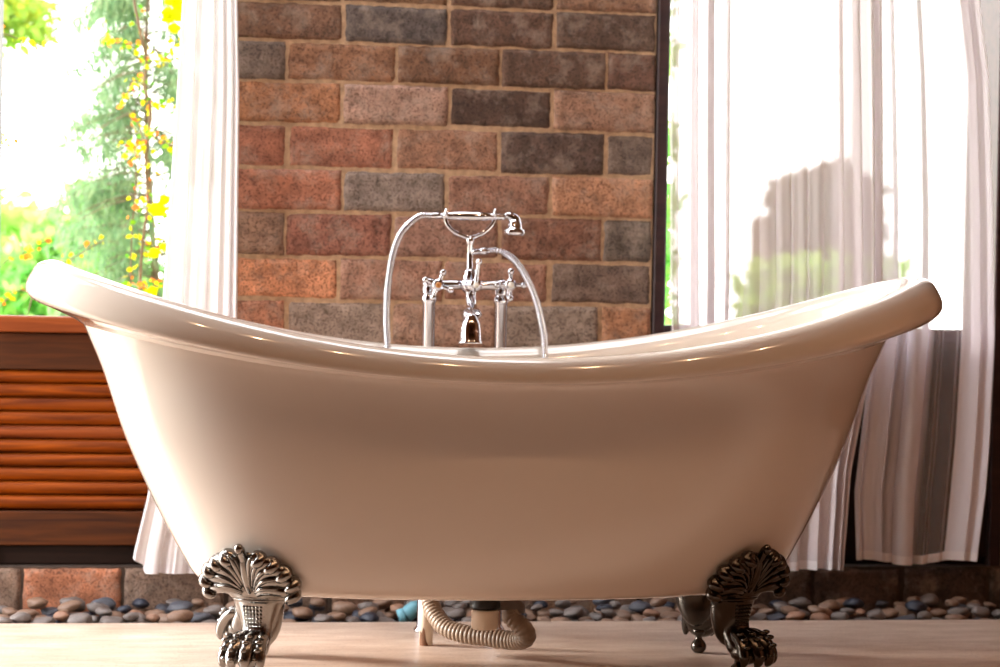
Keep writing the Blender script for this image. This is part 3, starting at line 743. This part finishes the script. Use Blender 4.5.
# ------------------------------------------------------------------ curtains
def steps(*k):
    def f(s):
        for (a, p), (b, q) in zip(k, k[1:]):
            if s <= b: return p+(q-p)*(s-a)/max(1e-6, b-a)
        return k[-1][1]
    return f
def curtain(name, edges, Y, hem, label, group, mat, nf, amp, seed, dens=lambda s: 1, gather=lambda s: .95, ztop=2.12, nx=260, nz=90, lay=0, hemmat='hem', front=0):
    """edges: [(v, uleft, uright)] photo rows at depth Y; hem(s) -> bottom z"""
    rr = random.Random(seed)
    ez = [(at(500, v, Y).z, at(a, v, Y).x, at(b, v, Y).x) for v, a, b in edges]
    ez.sort()
    def edge(z, k):
        if z <= ez[0][0]: return ez[0][k]
        for p, q in zip(ez, ez[1:]):
            if z <= q[0]: f = (z-p[0])/(q[0]-p[0]); return p[k]+(q[k]-p[k])*f
        return ez[-1][k]
    ph = [rr.uniform(0, 2*PI) for _ in range(8)]; wob = [rr.uniform(-1, 1) for _ in range(8)]
    def fold(s, h):     # h 0 bottom .. 1 top
        w = s + .012*math.sin(2*PI*s*1.7+ph[0]) + (1-h)*.02*math.sin(2*PI*s*2.3+ph[1]) + .010*math.sin(3.1*h+ph[5])*math.sin(5*s+ph[6])
        y = math.sin(2*PI*w*nf+ph[2]) + .55*math.sin(2*PI*w*nf*.53+ph[3]) + .35*math.sin(2*PI*w*nf*2.15+ph[4]+h*.8)
        return y
    V = []; Fc = []
    for j in range(nz+1):
        for i in range(nx+1):
            s = i/nx; zb_ = hem(s); h = j/nz; z = zb_+(ztop-zb_)*h
            xa, xb = edge(z, 1), edge(z, 2)
            a = amp*(1-.35*h); y = fold(s, h)
            x = xa+(xb-xa)*s + .42*a*dens(s)*math.cos(2*PI*s*nf+ph[2]+.6)*min(1, 8*s, 8*(1-s))
            V.append((x, Y+front+a*dens(s)*y*.5, z))
    for j in range(nz):
        for i in range(nx):
            q = j*(nx+1)+i; Fc.append((q, q+1, q+nx+2, q+nx+1))
    root = empty(name, ((ez[0][1]+ez[0][2])/2, Y, min(hem(0), hem(.5))), label, 'curtain', group)
    cp = obj('cloth_panel', (V, Fc), mat, root)
    ga = cp.data.attributes.new('gather', 'FLOAT', 'POINT'); ga.data.foreach_set('value', [gather(i/nx) for j in range(nz+1) for i in range(nx+1)])
    # stitched hem: a doubled band along the bottom and down the leading edge
    HV = []; HF = []; n2 = 6
    for j in range(n2+1):
        for i in range(nx+1):
            s = i/nx; zb_ = hem(s); z = zb_ + .020*j/n2; h = (z-zb_)/(ztop-zb_)
            xa, xb = edge(z, 1), edge(z, 2); a = amp*(1-.35*h)
            x = xa+(xb-xa)*s + .42*a*dens(s)*math.cos(2*PI*s*nf+ph[2]+.6)*min(1, 8*s, 8*(1-s))
            HV.append((x, Y+front+a*dens(s)*fold(s, h)*.5-.0012, z))
    for j in range(n2):
        for i in range(nx):
            q = j*(nx+1)+i; HF.append((q, q+1, q+nx+2, q+nx+1))
    obj('hem', (HV, HF), hemmat, root)
    return root
YC = .79
def zat(v, Y): return at(500, v, Y).z
def hemL(s): 
    base = at(170, 573.5, YC).z
    if s < .13: return base + .032 - .020*s/.13
    if s < .17: return base + .012*(1-(s-.13)/.04)
    return base
curtain('curtain', [(0, 183, 237), (100, 177, 239), (200, 170, 238), (300, 163, 237), (400, 156, 236), (492, 149, 234), (552, 134, 232), (574, 131, 230)], YC, hemL,
        'white gathered curtain hanging between the louvred window and the brick column', None, 'cloth2', 6.5, .024, 4, dens=steps((0, .5), (.5, .75), (1, .9)))
YA = .77
def hemA(s): return at(812, 570.5, YA).z + .004*math.sin(9*s)
curtain('curtain', [(0, 671, 881), (100, 670, 882), (280, 670, 882), (372, 672, 868), (470, 676, 850), (572, 682, 842)], YA, hemA,
        'long sheer white curtain over the left half of the right window, nearest the brick column', 'sheer curtains on the right window', 'cloth', 13, .034, 12, gather=steps((0, .85), (.27, .45), (.30, .62), (.34, .62), (.36, .72), (.60, .72), (.62, .60), (.80, .60), (.82, .92), (1, .92)), nx=520, dens=lambda s: 1.15 if s < .24 else (.35+.8*max(0, .34-s)*10 if s < .34 else (.35 if s < .72 else .35+.85*min(1, (s-.72)*9))))
YB = .81
def hemB(s): return at(905, 562, YB).z + .006*math.sin(2*PI*s*1.3+1)
curtain('curtain', [(-40, 872, 978), (60, 872, 990), (200, 874, 994), (330, 872, 995), (440, 860, 990), (490, 854, 986), (562, 856, 976)], YB, hemB,
        'sheer white curtain at the far right edge of the right window', 'sheer curtains on the right window', 'cloth3', 7.5, .040, 33, gather=steps((0, .95), (.13, .9), (.15, .55), (.30, .55), (.36, .80), (.48, .85), (.50, .85), (.51, .05), (.735, .05), (.745, .9), (1, .95)), nx=400, dens=steps((0, .8), (.13, .8), (.2, .5), (.5, .8), (.55, .12), (.74, .12), (.78, 1.1), (1, 1.1)))
for nm, xa, xb, lab in (('curtain_rod', -.95, -.42, 'dark curtain rod above the left window'), ('curtain_rod', .45, 1.33, 'dark curtain rod above the right window')):
    bm = NB(); tube(bm, [(xa, YC, 2.135), (xb, YC, 2.135)], [.012, .012], 14, smooth=False)
    sphere(bm, (xa, YC, 2.135), .02); sphere(bm, (xb, YC, 2.135), .02)
    for x in (xa+.04, xb-.04): box(bm, x-.006, x+.006, YC, YW-.004, 2.13, 2.14)
    tag(obj(nm, bm, 'rod'), lab, 'curtain rod')

# ------------------------------------------------------------------ garden
def leaves(name, items, parent):
    """items: (centre, size, normal-ish rotation, colour, aspect) - curved pointed leaves"""
    V = []; Fc = []; cols = []
    for c, s, rot, col, asp in items:
        b = len(V); L = s; w = s*asp*.5
        pts = [(0, 0, 0), (L*.3, w*.85, .06*L), (L*.6, w, .02*L), (L, 0, -.1*L), (L*.6, -w, .02*L), (L*.3, -w*.85, .06*L), (L*.45, 0, -.04*L)]
        for p in pts: V.append(tuple(Vector(c) + rot @ Vector(p)))
        for k in range(6):
            Fc.append((b+6, b+k, b+(k+1) % 6)); cols.append(col)
    me = bpy.data.meshes.new(name); me.from_pydata(V, [], Fc)
    ca = me.color_attributes.new('tone', 'FLOAT_COLOR', 'CORNER')
    arr = np.repeat(np.array([[*lin(c), 1] for c in cols]), 3, axis=0).ravel()
    ca.data.foreach_set('color', arr); me.materials.append(M['leaf'])
    o = bpy.data.objects.new(name, me); C.objects.link(o); o.parent = parent
    o.matrix_parent_inverse = Matrix.Translation(-parent.location); return o
from mathutils import Euler
def rrot(rr, tilt=1.2): return Euler((rr.uniform(-tilt, tilt), rr.uniform(-tilt, tilt), rr.uniform(0, 2*PI))).to_matrix()
def blob(rr, n, centres, size, cols, asp=.55):
    out = []
    tot = sum(c[1]**2 for c in centres)
    for c, r in centres:
        for _ in range(int(n*r*r/tot)):
            d = Vector((rr.gauss(0, 1), rr.gauss(0, 1), rr.gauss(0, 1))).normalized()*r*rr.uniform(.25, 1)**.6
            out.append((c+d, size*rr.uniform(.6, 1.3), rrot(rr), rr.choice(cols), asp))
    return out
GZ = -.35
bm = NB(); box(bm, -14, 14, 1.15, 30, GZ-.1, GZ); struct('ground', bm, 'soil')
bm = NB(); box(bm, -14, -1.55, -9, 1.15, -.14, -.04); struct('ground_terrace', bm, 'terrace')
# climbing vine beside the left window
rr = random.Random(5)
YV = 1.35
vine = empty('climbing_vine', at(150, 330, YV)*1.0, 'thin climbing vine with yellow, orange and green leaves beside the left window', 'vine')
stem = [at(u, v, YV+dy) for u, v, dy in ((134, -60, 0), (133, -10, .02), (140, 30, 0), (146, 60, .02), (144, 85, 0), (150, 105, -.02), (149, 130, 0), (146, 165, 0), (148, 200, .02), (143, 240, 0), (140, 280, .02), (138, 330, 0), (136, 420, 0), (136, 560, 0))]
stem.append(Vector((stem[-1].x, stem[-1].y, GZ)))
br = [[(146, 60), (130, 45), (112, 42), (102, 30)], [(149, 62), (165, 58), (176, 42)], [(148, 100), (160, 104), (176, 108)], [(143, 85), (133, 80), (126, 100)], [(147, 130), (160, 140), (174, 148)], [(148, 200), (156, 214), (170, 205)],
      [(143, 240), (152, 250), (166, 240)], [(141, 280), (150, 290), (164, 282)], [(135, 150), (136, 180), (132, 230), (130, 290)], [(143, 145), (133, 146), (118, 143)], [(146, 165), (140, 128), (131, 118)]]
bm = NB(); tube(bm, stem, .0035, 6, 4)
brp = []
for b in br:
    P = [at(u, v, YV+rr.uniform(-.03, .03)) for u, v in b]; brp.append(P); tube(bm, P, .0018, 5, 4)
obj('vine_stem', bm, 'bark', vine)
vc = [(200, 190, 20), (215, 200, 30), (205, 175, 25), (225, 130, 45), (215, 105, 50), (120, 165, 40), (95, 150, 45), (180, 190, 40)]
it = []
for P in [stem[1:12]]+brp:
    Q = [Vector(p) for p in catmull([tuple(p) for p in P], 6)]
    for p in Q:
        for _ in range(2 if P in brp else 1):
            it.append((p+Vector((rr.gauss(0, .010), rr.gauss(0, .02), rr.gauss(0, .010))), rr.uniform(.010, .020), rrot(rr, .5) @ Euler((PI/2*rr.uniform(.4, 1), 0, 0)).to_matrix(), rr.choice(vc), .8))
for u, v, s in ((151, 210, .05), (162, 203, .035), (168, 4, .05), (172, 16, .05), (166, 22, .04), (176, 8, .05), (164, 12, .04), (171, 28, .035), (152, 257, .035), (150, 295, .035), (163, 246, .03)):
    it.append((at(u-4, v, YV-.05), s, Euler((PI/2, -.3+rr.uniform(-.5, .5), rr.uniform(-.2, .2))).to_matrix(), (200, 205, 15), .75))
leaves('vine_leaves', it, vine)
for b, lab in (([(-30, 330), (0, 268), (20, 255), (32, 246), (50, 240)], 'leftmost arching spray of yellow leaves above the left window sill'),
               ([(20, 330), (40, 268), (66, 262), (90, 248), (104, 240)], 'arching vine spray of yellow leaves just above the left end of the tub rim'),
               ([(-20, 330), (6, 300), (20, 290), (46, 300)], 'short low vine spray touching the louvre panel top behind the tub end'),
               ([(-40, 60), (-6, 120), (8, 140), (16, 140)], 'tiny yellow vine tip at the left edge halfway up the window'),
               ([(-60, 10), (5, 34), (28, 42), (44, 46)], 'yellow vine tip under the overhanging branch in the top left corner')):
    P = [at(u, v, YV+rr.uniform(-.03, .03)) for u, v in b]
    g0 = Vector((P[0].x-.15, YV, GZ)); P = [g0, Vector((P[0].x-.14, YV, P[0].z-.1))]+P if P[0].z > .3 else [g0]+P
    v2 = empty('climbing_vine', g0, lab, 'vine'); bm = NB(); it = []
    tube(bm, P, .0015, 5, 4)
    for p in catmull([tuple(p) for p in P[-4:]], 5)[3:]:
        it.append((Vector(p)+Vector((rr.gauss(0, .006), 0, rr.gauss(0, .006))), rr.uniform(.012, .022), rrot(rr, .5) @ Euler((PI/2*rr.uniform(.4, 1), 0, 0)).to_matrix(), rr.choice(vc[:4]+vc[-1:]), .7))
    obj('vine_stem', bm, 'bark', v2); leaves('vine_leaves', it, v2)
# feathery tree
YT = 2.6
tr = empty('feathery_tree', Vector((at(140, 300, YT).x, YT, GZ)), 'pale grey-green feathery tree standing behind the climbing vine', 'tree')
bm = NB(); top = at(150, -80, YT)
trunk = [Vector((top.x+.06, YT, GZ)), at(158, 330, YT), at(150, 200, YT), at(146, 80, YT), top]
tube(bm, trunk, [.014, .011, .009, .007, .004], 8, 5)
it = []; gc = [(135, 165, 128), (150, 178, 140), (120, 152, 116), (160, 182, 140)]
for k in range(130):
    f = k/130; v = -60+f*400; u0 = 158-12*f
    base = at(150+6*f, v, YT); side = rr.choice((-1, 1, -1)); ln = rr.uniform(.10, .30)*(1 if side < 0 else .6)
    tipp = base+Vector((side*ln, rr.uniform(-.25, .25), -rr.uniform(-.02, .16)))
    tube(bm, [base, base.lerp(tipp, .5)+Vector((0, 0, .02)), tipp], [.004, .0025, .001], 5, 3)
    for q in range(80):
        g = rr.uniform(.2, 1.05); p = base.lerp(tipp, g)+Vector((rr.gauss(0, .016), rr.gauss(0, .03), rr.gauss(0, .018)))
        it.append((p, rr.uniform(.03, .055), Euler((rr.uniform(-.6, .6), rr.uniform(.3, 1.5), rr.uniform(0, 2*PI))).to_matrix(), rr.choice(gc), .09))
obj('trunk', bm, 'bark', tr); leaves('foliage', it, tr)
# bushes
def bush(name, cen, n, size, cols, label, cat='bush', root_at=None, group=None, asp=.55):
    c0 = cen[0][0]; root = empty(name, Vector((c0.x, c0.y, GZ)), label, cat, group)
    bm = NB()
    rt = root_at or Vector((c0.x, c0.y, GZ))
    for c, r in cen: tube(bm, [rt, rt.lerp(c, .6)+Vector((0, .03, .02)), c], [.012, .008, .003], 7, 4)
    obj('trunk', bm, 'bark', root); leaves('foliage', blob(rr, n, cen, size, cols, asp), root)
bc = [(160, 210, 110), (180, 222, 125), (140, 205, 115), (190, 228, 130), (130, 195, 105)]
Y5 = 4.6
bush('garden_bush', [(at(80, 290, Y5), .26), (at(40, 330, Y5), .26), (at(105, 235, Y5+.2), .16), (at(60, 240, Y5), .13), (at(130, 290, Y5), .16), (at(20, 280, Y5), .14), (at(90, 205, Y5+.3), .09)], 3600, .075, bc, 'bright green leafy bush filling the lower left window')
bush('garden_bush', [(at(10, 225, Y5+1), .16), (at(25, 250, Y5+1.2), .2), (at(-25, 260, Y5+1), .3)], 900, .07, [(150, 195, 95), (170, 205, 110)], 'paler bush at the far left edge of the window')
bush('overhanging_tree', [(at(12, 12, 4), .12), (at(32, 14, 4.1), .10), (at(-30, 0, 4), .2), (at(44, 34, 4), .05), (at(-5, 30, 4), .08)], 1100, .05, [(150, 185, 80), (165, 190, 95), (190, 195, 80)], 'yellow-green tree branch hanging in at the top left corner', 'tree', Vector((at(-160, 0, 4).x, 4, GZ)))
# right window
bush('garden_shrub', [(at(645, 60, 3), .10), (at(643, 130, 3), .11), (at(645, 200, 3), .11), (at(644, 260, 3), .11), (at(642, 320, 3), .12), (at(644, -10, 3), .11), (at(642, 400, 3), .12)], 2600, .05, bc, 'tall green shrub showing in the slit between brick column and sheer curtain', 'shrub')
YG = 13.5
bush('dry_shrub', [(at(u, v, 12.95), .17) for u, v in ((790, 200), (790, 232), (790, 262), (812, 192), (812, 225), (812, 258), (836, 186), (836, 218), (836, 252), (860, 196), (860, 228), (860, 260))], 5200, .11, [(84, 58, 46), (100, 70, 56), (70, 48, 40)], 'dry brown shrub in front of the garden wall, dim behind the sheer curtain')
gw = empty('garden_wall', Vector((at(825, 230, YG).x, YG, GZ)), 'brown garden wall seen dimly through the sheer curtain', 'garden wall')
bm = NB(); xa = at(766, 230, YG).x; xb = at(885, 230, YG).x; box(bm, xa, xb, YG, YG+.5, GZ, at(825, 215, YG).z, .05); obj('wall_body', bm, 'hut', gw, False)
bm = NB(); xm = at(822, 230, YG).x; box(bm, xm-.06, xm+.06, YG-.05, YG-.005, GZ, at(825, 216, YG).z, .01); obj('pier', bm, 'hut', gw, False)
bush('garden_hedge', [(at(u, 305, 12), .32) for u in range(780, 890, 14)], 3500, .14, [(150, 175, 70), (130, 165, 60)], 'low yellow-green hedge in front of the brown garden wall', 'hedge')

# ------------------------------------------------------------------ light
W = bpy.data.worlds.new('sky'); bpy.context.scene.world = W; W.use_nodes = True
nt = W.node_tree; bg = nt.nodes['Background']
tc = nt.nodes.new('ShaderNodeTexCoord'); sx_ = nt.nodes.new('ShaderNodeSeparateXYZ'); rp_ = nt.nodes.new('ShaderNodeValToRGB')
nt.links.new(tc.outputs['Generated'], sx_.inputs[0]); nt.links.new(sx_.outputs['Z'], rp_.inputs['Fac'])
rp_.color_ramp.elements[0].position = 0; rp_.color_ramp.elements[0].color = (1, .975, .94, 1)
rp_.color_ramp.elements[1].position = .8; rp_.color_ramp.elements[1].color = (.93, .96, 1, 1)
nt.links.new(rp_.outputs['Color'], bg.inputs['Color']); bg.inputs['Strength'].default_value = 7.4
sun = bpy.data.lights.new('sun', 'SUN'); sun.energy = 10; sun.angle = math.radians(11); sun.color = (1, .95, .88)
so = bpy.data.objects.new('sun', sun); C.objects.link(so); so.rotation_euler = Vector((1, -.35, -.30)).to_track_quat('-Z', 'Y').to_euler()
# warm ceiling spots
lk = 0
for i, (x, y) in enumerate([(-1.2, -1.5), (-.75, -1.5), (-.3, -1.5), (.15, -1.5), (.6, -1.5), (1.05, -1.5), (1.5, -1.5)]):
    lb = empty('ceiling_spotlight', (x, y, 2.6), 'small warm recessed spotlight in the timber ceiling in front of the tub', 'spotlight', 'ceiling spotlights')
    bm = NB(); lathe(bm, [(.05, 0), (.055, -.006), (.052, -.014), (.040, -.014), (.036, -.004), (.030, 0)], (x, y, 2.6)); obj('trim_ring', fixn(bm), 'lampbody', lb)
    ld = bpy.data.lights.new('spotlight_bulb', 'AREA'); ld.shape = 'DISK'; ld.size = .05; ld.energy = 2.7; ld.color = (1, .60, .34)
    lo = bpy.data.objects.new('spotlight_bulb', ld); C.objects.link(lo); lo.location = (x, y, 2.58); lo.rotation_euler = (math.radians(22), 0, 0)

sc = bpy.context.scene
sc.view_settings.view_transform = 'Standard'; sc.view_settings.look = 'None'; sc.view_settings.gamma = 1; sc.view_settings.use_curve_mapping = False
sc.view_settings.exposure = 0
sc.cycles.use_denoising = True
sc.cycles.max_bounces = 10; sc.cycles.diffuse_bounces = 5; sc.cycles.transparent_max_bounces = 12; sc.cycles.glossy_bounces = 5
sc.cycles.sample_clamp_indirect = 8; sc.cycles.caustics_reflective = False
